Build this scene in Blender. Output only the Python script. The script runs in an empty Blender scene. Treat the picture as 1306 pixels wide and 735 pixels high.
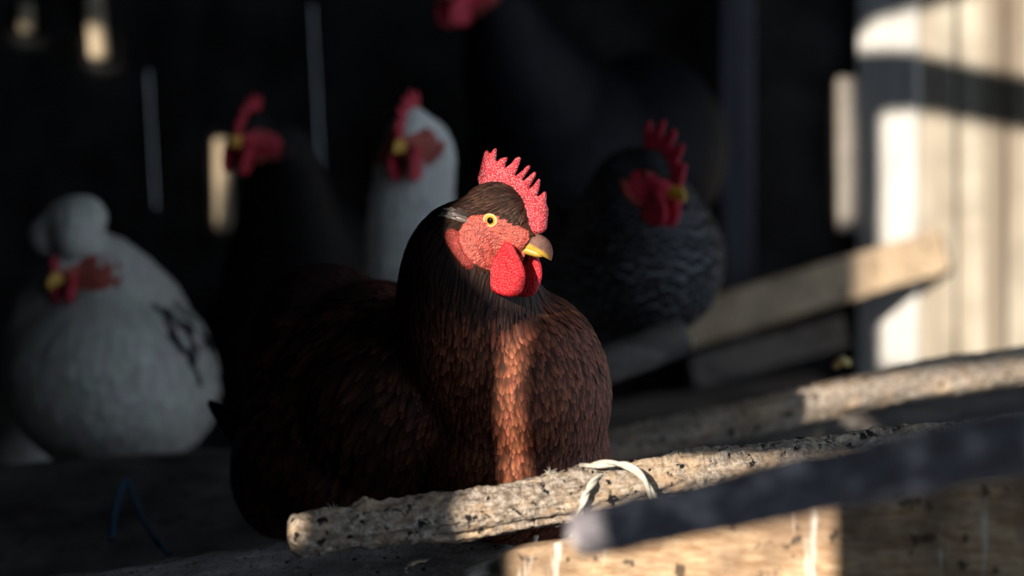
import bpy, bmesh, math, random
import numpy as np
from mathutils import Vector, Matrix, noise
from mathutils.bvhtree import BVHTree
from mathutils.geometry import delaunay_2d_cdt
random.seed(7); rng = np.random.default_rng(7)
S = bpy.context.scene; COL = S.collection
# ------------------------------------------------------------------ camera, sky, sun, exposure
F = 3083.0                                   # focal length in pixels for a 1306 px wide frame (85 mm lens)
CZ = 1.0
cd = bpy.data.cameras.new('camera'); cam = bpy.data.objects.new('camera', cd); COL.objects.link(cam)
cam.location = (0, 0, CZ); cam.rotation_euler = (math.pi/2, 0, 0)
cd.sensor_width = 36; cd.lens = 36*F/1306; cd.clip_start = .05; cd.clip_end = 100
cd.dof.use_dof = True; cd.dof.focus_distance = 1.735; cd.dof.aperture_fstop = (cd.lens/1000)/0.028
S.camera = cam
SUN_DIR = Vector((.42, .86, -.28)).normalized()
sd = bpy.data.lights.new('sun', 'SUN'); sd.energy = 8.5; sd.angle = math.radians(.28); sd.color = (1, .90, .77)
so = bpy.data.objects.new('sun', sd); COL.objects.link(so); so.rotation_euler = SUN_DIR.to_track_quat('-Z', 'Y').to_euler()
so.location = (-1.5, -2.5, 2.6)
w = bpy.data.worlds.new('sky'); S.world = w; w.use_nodes = True
bg = w.node_tree.nodes['Background']; bg.inputs[0].default_value = (.66, .81, 1, 1); bg.inputs[1].default_value = .92
S.view_settings.view_transform = 'Standard'; S.view_settings.look = 'None'
S.view_settings.exposure = 0; S.view_settings.gamma = 1; S.view_settings.use_curve_mapping = False
S.cycles.use_denoising = True; S.cycles.max_bounces = 6; S.cycles.sample_clamp_indirect = 4

def P(px, py, d): return Vector(((px-653)/F*d, d, CZ-(py-367.5)/F*d))
# ------------------------------------------------------------------ helpers
def origin_of(o):
    v = Vector()
    while o is not None: v += o.location; o = o.parent
    return v
def mk(name, verts, faces, mat, parent=None, origin=None, smooth=True, uv=None, colr=None):
    o0 = origin_of(parent) if parent else (Vector(origin) if origin is not None else Vector(np.mean(np.array([tuple(v) for v in verts]), axis=0)))
    va = np.array([tuple(v) for v in verts], dtype=float) - np.array(o0)
    me = bpy.data.meshes.new(name); me.from_pydata(va.tolist(), [], [tuple(int(i) for i in f) for f in faces]); me.update()
    if smooth: me.polygons.foreach_set('use_smooth', [True]*len(me.polygons))
    if mat: me.materials.append(mat)
    if uv is not None:
        l = me.uv_layers.new(name='UVMap'); idx = np.zeros(len(me.loops), dtype=int); me.loops.foreach_get('vertex_index', idx)
        l.data.foreach_set('uv', np.asarray(uv, dtype=float)[idx].ravel())
    if colr is not None:
        a = me.attributes.new('fcol', 'FLOAT_COLOR', 'POINT'); c = np.ones((len(verts), 4)); c[:, :3] = colr; a.data.foreach_set('color', c.ravel())
    o = bpy.data.objects.new(name, me); COL.objects.link(o)
    if parent: o.parent = parent
    else: o.location = o0
    return o
def tag(o, label=None, cat=None, group=None, kind=None):
    for k, v in (('label', label), ('category', cat), ('group', group), ('kind', kind)):
        if v: o[k] = v
    return o
def nz(p, s, oct=3):
    return noise.fractal(Vector(p)*s, 1.0, 2.0, oct)
class N:                                     # tiny node builder
    def __init__(self, name):
        self.m = bpy.data.materials.new(name); self.m.use_nodes = True; self.t = self.m.node_tree
        self.b = self.t.nodes['Principled BSDF']
    def n(self, typ, **kw):
        x = self.t.nodes.new(typ)
        for k, v in kw.items():
            if k in ('op',): x.operation = v
            elif k.startswith('_'): setattr(x, k[1:], v)
        return x
    def l(self, a, b): self.t.links.new(a, b)
    def math(self, op, a, b=None):
        x = self.n('ShaderNodeMath', op=op)
        for i, v in enumerate((a, b)):
            if v is None: continue
            if isinstance(v, (int, float)): x.inputs[i].default_value = v
            else: self.l(v, x.inputs[i])
        return x.outputs[0]
    def mix(self, fac, a, b, mode='MIX'):
        x = self.n('ShaderNodeMix', _data_type='RGBA', _blend_type=mode)
        for i, v in ((0, fac), (6, a), (7, b)):
            if isinstance(v, (int, float)): x.inputs[i].default_value = v
            elif isinstance(v, tuple): x.inputs[i].default_value = (*v, 1)
            else: self.l(v, x.inputs[i])
        return x.outputs[2]
    def noise(self, vec, scale, detail=4, rough=.55):
        x = self.n('ShaderNodeTexNoise'); x.inputs['Scale'].default_value = scale; x.inputs['Detail'].default_value = detail; x.inputs['Roughness'].default_value = rough
        self.l(vec, x.inputs['Vector']); return x.outputs[0]
    def ramp(self, fac, stops):
        x = self.n('ShaderNodeValToRGB'); e = x.color_ramp.elements
        while len(e) < len(stops): e.new(.5)
        for i, (p, c) in enumerate(stops): e[i].position = p; e[i].color = (*c, 1) if isinstance(c, tuple) else (c, c, c, 1)
        self.l(fac, x.inputs[0]); return x.outputs[0]
    def scale(self, vec, s):
        x = self.n('ShaderNodeMapping'); x.inputs['Scale'].default_value = s; self.l(vec, x.inputs['Vector']); return x.outputs[0]
    def bump(self, h, strength, dist):
        x = self.n('ShaderNodeBump'); x.inputs['Strength'].default_value = strength; x.inputs['Distance'].default_value = dist
        self.l(h, x.inputs['Height']); self.l(x.outputs[0], self.b.inputs['Normal'])
    def set(self, **kw):
        for k, v in kw.items():
            k = k.replace('_', ' ')
            if isinstance(v, (int, float, tuple)): self.b.inputs[k].default_value = v
            else: self.l(v, self.b.inputs[k])
def wood(name, base, dark, pale, coord='Object', top=None, stretch=(1, 1, 1), spots=.5, grain=60, bumpd=.0015, rough=.9, crack=.55, pitch=.62, grime=0.):
    m = N(name); tc = m.n('ShaderNodeTexCoord'); v = m.scale(tc.outputs[coord], stretch)
    raw = tc.outputs[coord]
    g = m.noise(v, grain, 6, .65); g2 = m.noise(v, grain*.3, 4)
    bl = m.noise(raw, 14, 4); sp = m.noise(raw, 110, 3, .6)
    c = m.mix(m.ramp(g, [(.3, 0.), (.68, 1.)]), base, pale)
    c = m.mix(m.ramp(g2, [(.38, .75), (.58, 0.)]), c, dark)
    c = m.mix(m.math('MULTIPLY', m.ramp(bl, [(.45, 0.), (.7, 1.)]), .55), c, tuple(x*.5+.04 for x in base))
    cr = m.ramp(g, [(crack-.25, 1.), (crack-.18, 0.)])
    c = m.mix(m.math('MULTIPLY', cr, .8), c, tuple(x*.3 for x in dark))
    if grime:
        gm = m.ramp(m.noise(raw, 26, 5, .65), [(.40, 0.), (.52, 1.)]); gt = m.ramp(m.noise(raw, 200, 4, .7), [(.42, (.07, .065, .06)), (.58, (.50, .47, .43))])
        c = m.mix(m.math('MULTIPLY', gm, grime), c, gt)
    if top:                                   # droppings and dust on the upper side of a perch
        sx = m.n('ShaderNodeSeparateXYZ'); m.l(raw, sx.inputs[0]); dv = m.math('ABSOLUTE', m.math('SUBTRACT', sx.outputs[1], top[0]))
        tn = m.noise(raw, 55, 5, .7); tf = m.ramp(m.math('ADD', m.math('MULTIPLY', dv, 22), m.math('MULTIPLY', tn, .9)), [(.55, 1.), (.85, 0.)])
        tg = m.mix(m.ramp(m.noise(raw, 240, 4, .7), [(.40, 0.), (.60, 1.)]), tuple(x*.35 for x in top[1]), top[1])
        c = m.mix(m.math('MULTIPLY', tf, .85), c, tg)
    sp2 = m.noise(raw, 330, 3, .6); c = m.mix(m.math('MULTIPLY', m.ramp(sp2, [(.50, 0.), (.62, 1.)]), spots*.5), c, tuple(x*.35 for x in base))
    c = m.mix(m.math('MULTIPLY', m.ramp(sp, [(pitch, 0.), (pitch+.06, 1.)]), spots), c, (.012, .01, .01))
    m.set(Base_Color=c, Roughness=rough); m.b.inputs['Specular IOR Level'].default_value = .25
    m.bump(m.math('ADD', g, m.math('MULTIPLY', sp, .6)), .9, bumpd)
    return m.m
def skin(name, base, pale, grain=900, rough=.42, sss=.12, specks=.55, wr=0):
    m = N(name); tc = m.n('ShaderNodeTexCoord'); o = tc.outputs['Object']
    vz = m.n('ShaderNodeTexVoronoi'); vz.inputs['Scale'].default_value = grain; m.l(o, vz.inputs['Vector'])
    n1 = m.noise(o, 120, 3); n2 = m.noise(m.scale(o, (1, 1, 2.2)), 260, 4)
    c = m.mix(m.ramp(n1, [(.35, 0.), (.7, 1.)]), base, tuple(x*.62 for x in base))
    c = m.mix(m.math('MULTIPLY', m.ramp(vz.outputs['Distance'], [(.15, 1.), (.42, 0.)]), specks), c, pale)
    if wr: c = m.mix(m.math('MULTIPLY', m.ramp(n2, [(.42, 1.), (.55, 0.)]), wr), c, tuple(x*.4 for x in base))
    m.set(Base_Color=c, Roughness=rough); m.b.inputs['Subsurface Weight'].default_value = sss
    m.b.inputs['Subsurface Radius'].default_value = (.006, .0015, .001); m.b.inputs['Subsurface Scale'].default_value = .6
    h = m.math('SUBTRACT', m.math('MULTIPLY', n2, 1.6), vz.outputs['Distance'])
    m.bump(h, .7, .0012); return m.m
def feather_mat(name, tip, tipf=.5, bars=False, rough=.5, spec=.4, sheen=0., edge=.0):
    m = N(name); uv = m.n('ShaderNodeUVMap'); sep = m.n('ShaderNodeSeparateXYZ'); m.l(uv.outputs[0], sep.inputs[0])
    at = m.n('ShaderNodeAttribute', _attribute_name='fcol'); col = at.outputs['Color']
    u = m.math('ABSOLUTE', m.math('SUBTRACT', sep.outputs[0], .5)); v = sep.outputs[1]
    tc = m.n('ShaderNodeTexCoord'); nn = m.noise(tc.outputs['Object'], 220, 3)
    ph = m.math('SUBTRACT', m.math('MULTIPLY', v, 90), m.math('MULTIPLY', u, 70))
    barb = m.math('SINE', m.math('ADD', ph, m.math('MULTIPLY', nn, 14)))
    b01 = m.math('ADD', m.math('MULTIPLY', barb, .5), .5)
    c = m.mix(m.math('MULTIPLY', b01, .5), col, (0.0, 0.0, 0.0))
    tf = m.ramp(v, [(.62, 0.), (.95, 1.)]); tip = m.mix(1., col, tip, 'MULTIPLY')
    c = m.mix(m.math('MULTIPLY', m.math('MULTIPLY', tf, m.math('SUBTRACT', 1.15, m.math('MULTIPLY', u, 2))), tipf), c, tip)
    if edge:
        sh = m.ramp(u, [(.0, 1.), (.06, 0.)]); c = m.mix(m.math('MULTIPLY', sh, edge), c, tip)
    if bars:
        bb = m.math('SINE', m.math('ADD', m.math('MULTIPLY', v, 19), m.math('MULTIPLY', u, 3)))
        c = m.mix(m.ramp(bb, [(.55, 0.), (.85, 1.)]), c, (.13, .13, .14))
    m.set(Base_Color=c, Roughness=rough); m.b.inputs['Specular IOR Level'].default_value = spec
    if sheen: m.b.inputs['Sheen Weight'].default_value = sheen
    m.bump(barb, .35, .0003); return m.m
def flat(name, colr, rough=.6, spec=.3, nscale=40, var=.35, bumpd=.0006, stretch=(1, 1, 1)):
    m = N(name); tc = m.n('ShaderNodeTexCoord'); n = m.noise(m.scale(tc.outputs['Object'], stretch), nscale, 4)
    m.set(Base_Color=m.mix(m.ramp(n, [(.35, 0.), (.65, 1.)]), colr, tuple(x*(1-var) for x in colr)), Roughness=rough)
    m.b.inputs['Specular IOR Level'].default_value = spec; m.bump(n, .5, bumpd); return m.m

M = {}
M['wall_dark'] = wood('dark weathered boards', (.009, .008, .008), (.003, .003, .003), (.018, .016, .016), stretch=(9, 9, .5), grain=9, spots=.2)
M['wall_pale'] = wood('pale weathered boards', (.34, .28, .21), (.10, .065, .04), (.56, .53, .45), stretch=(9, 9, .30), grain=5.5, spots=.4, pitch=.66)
M['wall_white'] = flat('whitewashed post', (.60, .585, .56), .85, .15, 18, .3, .001, (6, 6, .6))
M['log'] = wood('debarked perch wood', (.56, .37, .22), (.30, .20, .13), (.72, .58, .42), 'UV', (.058, (.66, .62, .55)), (1, 5, 1), 1., 40, .005, pitch=.58, grime=.65)
M['log_grey'] = wood('greyed perch wood', (.34, .31, .29), (.14, .12, .11), (.52, .48, .45), 'UV', (.06, (.56, .54, .52)), (1, 6, 1), .9, 40, .003)
def stick_mat():
    m = N('blotched grey stick'); tc = m.n('ShaderNodeTexCoord'); v = m.scale(tc.outputs['UV'], (1, 1.3, 1)); a = m.noise(v, 34, 2, .5); b = m.noise(v, 120, 4)
    c = m.mix(m.ramp(a, [(.50, 0.), (.64, 1.)]), (.27, .25, .28), (.88, .80, .80)); c = m.mix(m.math('MULTIPLY', m.ramp(b, [(.45, 1.), (.55, 0.)]), .5), c, (.07, .06, .065))
    m.set(Base_Color=c, Roughness=.9); m.b.inputs['Specular IOR Level'].default_value = .2; m.bump(b, .6, .001); return m.m
M['stick'] = stick_mat()
M['plank'] = wood('tan sawn plank', (.46, .33, .21), (.23, .15, .09), (.58, .45, .31), stretch=(1, 1, 1), spots=.7, grain=30, pitch=.6)
M['beam_dark'] = wood('soiled dark beam', (.10, .085, .075), (.035, .03, .028), (.17, .15, .135), stretch=(1, 5, 5), spots=.6, grain=20)
M['sunpatch_tan'] = wood('tan sun patch slat', (.40, .32, .22), (.25, .19, .12), (.48, .39, .27), stretch=(7, 7, .5), grain=9, spots=.2)
M['sunpatch_grey'] = wood('grey sun patch slat', (.24, .215, .185), (.14, .12, .10), (.30, .27, .24), stretch=(7, 7, .5), grain=9, spots=.2)
M['floor'] = flat('dirt floor', (.07, .055, .045), .95, .1, 20, .5, .01)
M['comb'] = skin('comb skin', (.52, .03, .05), (.88, .50, .48), 900, .36, specks=.75)
M['comb_far'] = skin('comb skin in back', (.60, .02, .05), (.6, .10, .12), 500, .5, .05, .2)
M['wattle'] = skin('wattle skin', (.66, .018, .03), (.85, .12, .13), 800, .33, .15, .25)
M['lobe'] = skin('earlobe skin', (.48, .06, .045), (.75, .28, .22), 800, .42, .12, .25, .4)
M['face'] = skin('face skin', (.60, .105, .075), (.82, .34, .26), 700, .40, .12, .35, .75)
def horn():
    m = N('horn beak with yellow edge'); uv = m.n('ShaderNodeUVMap'); sep = m.n('ShaderNodeSeparateXYZ'); m.l(uv.outputs[0], sep.inputs[0]); tc = m.n('ShaderNodeTexCoord')
    nn = m.noise(tc.outputs['Object'], 260, 4); n2 = m.noise(m.scale(tc.outputs['Object'], (1, 1, 3)), 500, 3)
    c = m.mix(m.ramp(nn, [(.35, 0.), (.65, 1.)]), (.19, .085, .06), (.09, .045, .038))
    hgt = m.math('ADD', sep.outputs[1], m.math('MULTIPLY', nn, .25)); c = m.mix(m.ramp(hgt, [(.26, 1.), (.46, 0.)]), c, (.60, .36, .05))
    c = m.mix(m.math('MULTIPLY', m.ramp(sep.outputs[0], [(.70, 0.), (.98, 1.)]), .7), c, (.42, .20, .10))
    m.set(Base_Color=c, Roughness=.6); m.b.inputs['Specular IOR Level'].default_value = .25; m.bump(n2, .4, .0004); return m.m
M['beak'] = horn()
M['beak_low'] = flat('yellow beak', (.66, .42, .07), .35, .5, 90, .25, .0003)
M['beak_far'] = flat('yellow orange beak', (.62, .33, .04), .4, .4, 90, .2)
M['red_f'] = feather_mat('red brown feathers', (3.4, 3.8, 4.2), .85, rough=.52, spec=.2, edge=.22)
M['wht_f'] = feather_mat('white feathers', (1.1, 1.1, 1.1), .5, rough=.7, spec=.2)
M['blk_f'] = feather_mat('black feathers', (2., 2., 2.), .4, rough=.6, spec=.2)
M['bar_f'] = feather_mat('barred feathers', (2., 2., 2.), .3, bars=True, rough=.6, spec=.2)
M['red_b'] = flat('red brown down', (.05, .02, .012), .9, .1)
M['wht_b'] = flat('white down', (.62, .60, .55), .9, .1)
M['blk_b'] = flat('black down', (.008, .008, .009), .9, .1)
M['twine'] = flat('pale twine', (.72, .66, .56), .85, .15, 300, .35, .0006)
M['blue'] = flat('blue baler twine', (.01, .075, .14), .6, .3, 300, .35, .0004)
M['straw'] = flat('straw', (.62, .50, .22), .8, .2)
def eye_mat(name, iris):
    m = N(name); tc = m.n('ShaderNodeTexCoord'); sep = m.n('ShaderNodeSeparateXYZ'); m.l(tc.outputs['Object'], sep.inputs[0])
    r = m.math('SQRT', m.math('ADD', m.math('MULTIPLY', sep.outputs[0], sep.outputs[0]), m.math('MULTIPLY', sep.outputs[2], sep.outputs[2])))
    c = m.ramp(m.math('MULTIPLY', r, 200), [(.0, (.004, .004, .004)), (.44, (.004, .004, .004)), (.50, tuple(x*.7 for x in iris)), (.78, iris), (.95, tuple(x*.5 for x in iris))])
    m.set(Base_Color=c, Roughness=.06); m.b.inputs['Coat Weight'].default_value = .6; return m.m
M['eye'] = eye_mat('amber eye', (.85, .38, .05)); M['eye_far'] = eye_mat('dull amber eye', (.35, .12, .04))
M['lid'] = flat('eyelid skin', (.74, .50, .20), .5, .4, 400, .3, .0003)

# ------------------------------------------------------------------ walls, floor, roof
def box_vf(c, ax, h, V, Fc):
    """box centred c with half-axis vectors ax (3 vectors)"""
    b = len(V)
    for s in ((-1,-1,-1),(1,-1,-1),(1,1,-1),(-1,1,-1),(-1,-1,1),(1,-1,1),(1,1,1),(-1,1,1)):
        V.append(c+ax[0]*s[0]*h[0]+ax[1]*s[1]*h[1]+ax[2]*s[2]*h[2])
    for f in ((0,3,2,1),(4,5,6,7),(0,1,5,4),(1,2,6,5),(2,3,7,6),(3,0,4,7)): Fc.append([b+i for i in f])
BW = 3.15                                     # depth of the back wall
ZT = 2.6
def board_wall(name, a, b, widths, gaps, mat, lean=0., z0=0, z1=ZT, thick=.012, jit=.004):
    a = Vector(a); b = Vector(b); d = (b-a).normalized(); L = (b-a).length; nrm = Vector((-d.y, d.x, 0)); V = []; Fc = []
    s = 0; i = 0; r = random.Random(name)
    while s < L:
        wd = widths[i % len(widths)]; g = gaps.get(i, .0)
        e = min(s+wd, L); c = a+d*((s+e)/2)+nrm*r.uniform(-jit, jit); c.z = (z0+z1)/2
        if e-s > .01:
            up = (Vector((0, 0, 1))+d*(-lean)).normalized()
            box_vf(c, (d, nrm, up), ((e-s)/2-.0004, thick, (z1-z0)/2), V, Fc)
        s = e+g; i += 1
    o = mk(name, V, Fc, mat, smooth=False, origin=((a.x+b.x)/2, (a.y+b.y)/2, 0)); tag(o, kind='structure')
    bv = o.modifiers.new('b', 'BEVEL'); bv.width = .003; bv.segments = 1
    return o
corner = P(1098, 367, BW)
# back wall: boards laid so that open joints fall where daylight shows between them
def back_wall():
    V = []; Fc = []; r = random.Random(5)
    joints = [(x, 0) for x in range(-2240, -270, 78)]+[(-260, 0), (-180, 0), (-110, 0), (-45, 0), (15, 0), (75, 0), (134, 0), (189, .0015), (248, 0), (310, 0), (352, 0), (403, .0009), (470, 0), (540, 0), (610, 0), (680, 0), (750, 0), (815, 0), (880, 0), (945, 0), (1010, 0), (1060, 0), (1105, 0)]
    for (p0, g0), (p1, g1) in zip(joints[:-1], joints[1:]):
        x0 = P(p0, 100, BW).x+g0/2; x1 = P(p1, 100, BW).x-g1/2
        lean = -.055 if p0 < 600 else -.02
        lean0 = -.055 if p0 < 560 else -.015; lean1 = -.055 if p1 < 560 else -.015
        yo = BW+r.uniform(0, .003); zc = P(0, 100, BW).z
        b = len(V)
        for z in (0, ZT):
            for (x, le) in ((x0, lean0), (x1, lean1)):
                for y in (yo, yo+.010): V.append(Vector((x+le*(z-zc), y, z)))
        for f in ((0,2,6,4),(1,5,7,3),(0,4,5,1),(2,3,7,6),(0,1,3,2),(4,6,7,5)): Fc.append([b+i for i in f])
    # overlapping cover battens close the gaps above and below the slits
    for px, ya, yb in ((189, 88, 262), (403, 4, 225)):
        x = P(px, 100, BW).x; zc = P(0, 100, BW).z
        for z0, z1 in ((P(0, ya, BW).z, ZT), (0, P(0, yb, BW).z)):
            zm = (z0+z1)/2; up = Vector((-.055, 0, 1)).normalized()
            box_vf(Vector((x-.055*(zm-zc), BW+.033, zm)), (Vector((1,0,0)), Vector((0,1,0)), up), (.02, .006, (z1-z0)/2), V, Fc)
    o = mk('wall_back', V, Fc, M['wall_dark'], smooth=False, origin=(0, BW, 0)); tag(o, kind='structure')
back_wall()
rw_end = Vector((1.05, 2.70, 0))
def rw_depth(px):                             # depth of the right wall seen at pixel column px
    k = (px-653)/F; d = rw_end-Vector((corner.x, BW, 0)); # corner.x + t d.x = k (BW + t d.y)
    t = (k*BW-corner.x)/(d.x-k*d.y); return BW+t*d.y
board_wall('wall_right', (corner.x, BW, 0), rw_end, [.075, .064, .064, .066, .07, .06], {0: 0.002, 1: .003, 2: .004, 3: .003, 4: .004}, M['wall_pale'])
V = []; Fc = []; rd = (rw_end-Vector((corner.x, BW, 0))).normalized(); rn = Vector((-rd.y, rd.x, 0))
pa_ = P(1104, 367, rw_depth(1104)); pb_ = P(1181, 367, rw_depth(1181)); mid = (pa_+pb_)/2-rn*.019; mid.z = ZT/2
box_vf(mid, (rd, rn, Vector((0, 0, 1))), ((pb_-pa_).length/2, .006, ZT/2), V, Fc)
o = mk('trim_5', V, Fc, M['wall_white'], smooth=False); tag(o, kind='structure'); o.modifiers.new('b', 'BEVEL').width = .003
nb = (rw_end-Vector((corner.x, BW, 0))).normalized(); nb2 = Vector((-nb.y, nb.x, 0)); V = []; Fc = []
mid = (rw_end+Vector((corner.x, BW, 0)))/2+nb2*.024; mid.z = ZT/2
box_vf(mid, (nb, nb2, Vector((0, 0, 1))), ((rw_end-Vector((corner.x, BW, 0))).length/2, .006, ZT/2), V, Fc)
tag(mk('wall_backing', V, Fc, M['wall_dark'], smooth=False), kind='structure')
for q, (xa, ya, xb, yb, hw_, mt) in enumerate(((284, 176, 286, 294, 11, 'sunpatch_tan'), (33, 4, 34, 42, 9, 'sunpatch_tan'), (117, -30, 127, 76, 12, 'sunpatch_tan'), (1080, 98, 1082, 296, 14, 'sunpatch_grey'))):  # pale slats added in the shape of sun patches, so the streaks read bright
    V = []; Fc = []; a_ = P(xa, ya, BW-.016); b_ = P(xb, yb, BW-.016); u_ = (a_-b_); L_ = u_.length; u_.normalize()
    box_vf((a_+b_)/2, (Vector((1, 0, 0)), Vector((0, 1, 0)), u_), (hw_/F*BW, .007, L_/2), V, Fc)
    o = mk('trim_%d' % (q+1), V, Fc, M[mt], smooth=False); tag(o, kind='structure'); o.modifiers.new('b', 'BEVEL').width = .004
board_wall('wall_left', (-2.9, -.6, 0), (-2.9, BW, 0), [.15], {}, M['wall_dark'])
fl = []; ff = []; box_vf(Vector((-.9, 1.2, -.02)), (Vector((1,0,0)), Vector((0,1,0)), Vector((0,0,1))), (2.6, 2.2, .02), fl, ff)
tag(mk('floor', fl, ff, M['floor'], smooth=False), kind='structure')
fl = []; ff = []
for i in range(28): box_vf(Vector((-2.9+.08+i*.16, 1.25, ZT+.012)), (Vector((1,0,0)), Vector((0,1,0)), Vector((0,0,1))), (.0799, 2.0, .012), fl, ff)
tag(mk('ceiling', fl, ff, M['wall_dark'], smooth=False), kind='structure')

# front wall behind the camera: unseen sun mask, its openings cut to the shapes of the wanted light
FW = -.6
def to_front(v):
    t = (v.y-FW)/SUN_DIR.y; q = v-SUN_DIR*t; return (q.x, q.z)
def lit(poly):                                # poly: (px, py, depth)
    return [to_front(P(*p)) for p in poly]
def RW(*pp): return [(x, y, rw_depth(x)) for x, y in pp]
HOLES = [
    lit(RW((1099, 62), (1112, 45), (1140, 22), (1180, -5), (1250, -35), (1420, -70), (1420, 122), (1306, 101), (1240, 87), (1180, 74), (1140, 72), (1099, 74))),
    lit(RW((1131, 154), (1185, 150), (1306, 172), (1420, 190), (1420, 475), (1131, 475))),
    lit([(1066, 104, BW), (1092, 102, BW), (1096, 200, BW), (1095, 286, BW), (1070, 294, BW), (1064, 200, BW)]),
    lit([(272, 172, BW), (296, 182, BW), (299, 225, BW), (288, 292, BW), (274, 292, BW), (270, 230, BW)]),
    lit([(14, -4, BW), (53, -4, BW), (53, 52, BW), (14, 52, BW)]),
    lit([(92, -40, BW), (138, -40, BW), (148, 86, BW), (112, 86, BW)]),
    # head of the red hen, then the slit down its breast
    lit([(575, 236, 1.72), (600, 214, 1.72), (604, 176, 1.72), (650, 176, 1.72), (712, 228, 1.72), (708, 334, 1.72), (692, 352, 1.72), (678, 372, 1.72), (657, 388, 1.72), (634, 386, 1.72), (622, 374, 1.72), (600, 350, 1.72), (578, 300, 1.72)]),
    lit([(603, 384, 1.69), (634, 384, 1.69), (636, 500, 1.69), (634, 616, 1.69), (600, 616, 1.69), (601, 500, 1.69)]),
    # perches
    lit([(594, 618, 1.66), (700, 590, 1.66), (800, 570, 1.66), (1000, 545, 1.66), (1200, 520, 1.66), (1320, 505, 1.66), (1320, 590, 1.66), (1000, 610, 1.66), (800, 655, 1.66), (700, 680, 1.66), (602, 705, 1.66)]),
    lit([(376, 668, 1.64), (400, 664, 1.64), (412, 676, 1.64), (410, 700, 1.64), (385, 702, 1.64)]),
    lit([(712, 655, 1.21), (768, 645, 1.205), (774, 700, 1.20), (712, 706, 1.21)]),
    lit([(1024, 480, 2.2), (1400, 400, 2.2), (1400, 500, 2.2), (1040, 560, 2.2)]),
    lit([(690, 600, 1.56), (1070, 600, 1.53), (1070, 790, 1.53), (640, 790, 1.58), (640, 700, 1.58)]),
]
def front_gobo():
    x0, x1, z0, z1 = -4.6, .7, 0, 3.6
    outer = [(x0, z0), (x1, z0), (x1, z1), (x0, z1)]
    vs = [Vector(p) for p in outer]; es = [(i, (i+1) % 4) for i in range(4)]
    for h in HOLES:
        b = len(vs); vs += [Vector(p) for p in h]; es += [(b+i, b+(i+1) % len(h)) for i in range(len(h))]
    r = delaunay_2d_cdt(vs, es, [], 0, 1e-6); V2, Fc = r[0], r[2]
    def inside(p, poly):
        c = False; n = len(poly)
        for i in range(n):
            a, b = poly[i], poly[(i+1) % n]
            if (a[1] > p[1]) != (b[1] > p[1]) and p[0] < (b[0]-a[0])*(p[1]-a[1])/(b[1]-a[1])+a[0]: c = not c
        return c
    keep = []
    for f in Fc:
        c = sum((Vector(V2[i]) for i in f), Vector((0, 0)))/len(f)
        if not any(inside(c, h) for h in HOLES): keep.append(f)
    bm = bmesh.new(); vv = [bm.verts.new((v[0], FW, v[1])) for v in V2]
    for f in keep:
        try: bm.faces.new([vv[i] for i in f])
        except ValueError: pass
    for v in list(bm.verts):
        if not v.link_faces: bm.verts.remove(v)
    me = bpy.data.meshes.new('wall_front_gobo'); bm.to_mesh(me); bm.free(); me.materials.append(M['wall_dark'])
    o = bpy.data.objects.new('wall_front_gobo', me); COL.objects.link(o); tag(o, kind='structure')
    so_ = o.modifiers.new('s', 'SOLIDIFY'); so_.thickness = .004; so_.offset = 0
front_gobo()
# a post standing before the back wall
V = []; Fc = []; c = P(942, 200, 3.02); box_vf(Vector((c.x, 3.075, ZT/2)), (Vector((1,0,0)), Vector((0,1,0)), Vector((0,0,1))), (.022, .035, ZT/2), V, Fc)
M['post'] = wood('grey post', (.05, .05, .06), (.02, .02, .024), (.08, .08, .095), stretch=(7, 7, .5), grain=9, spots=.3)
o = mk('wall_post', V, Fc, M['post'], smooth=False); tag(o, kind='structure'); o.modifiers.new('b', 'BEVEL').width = .004

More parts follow.
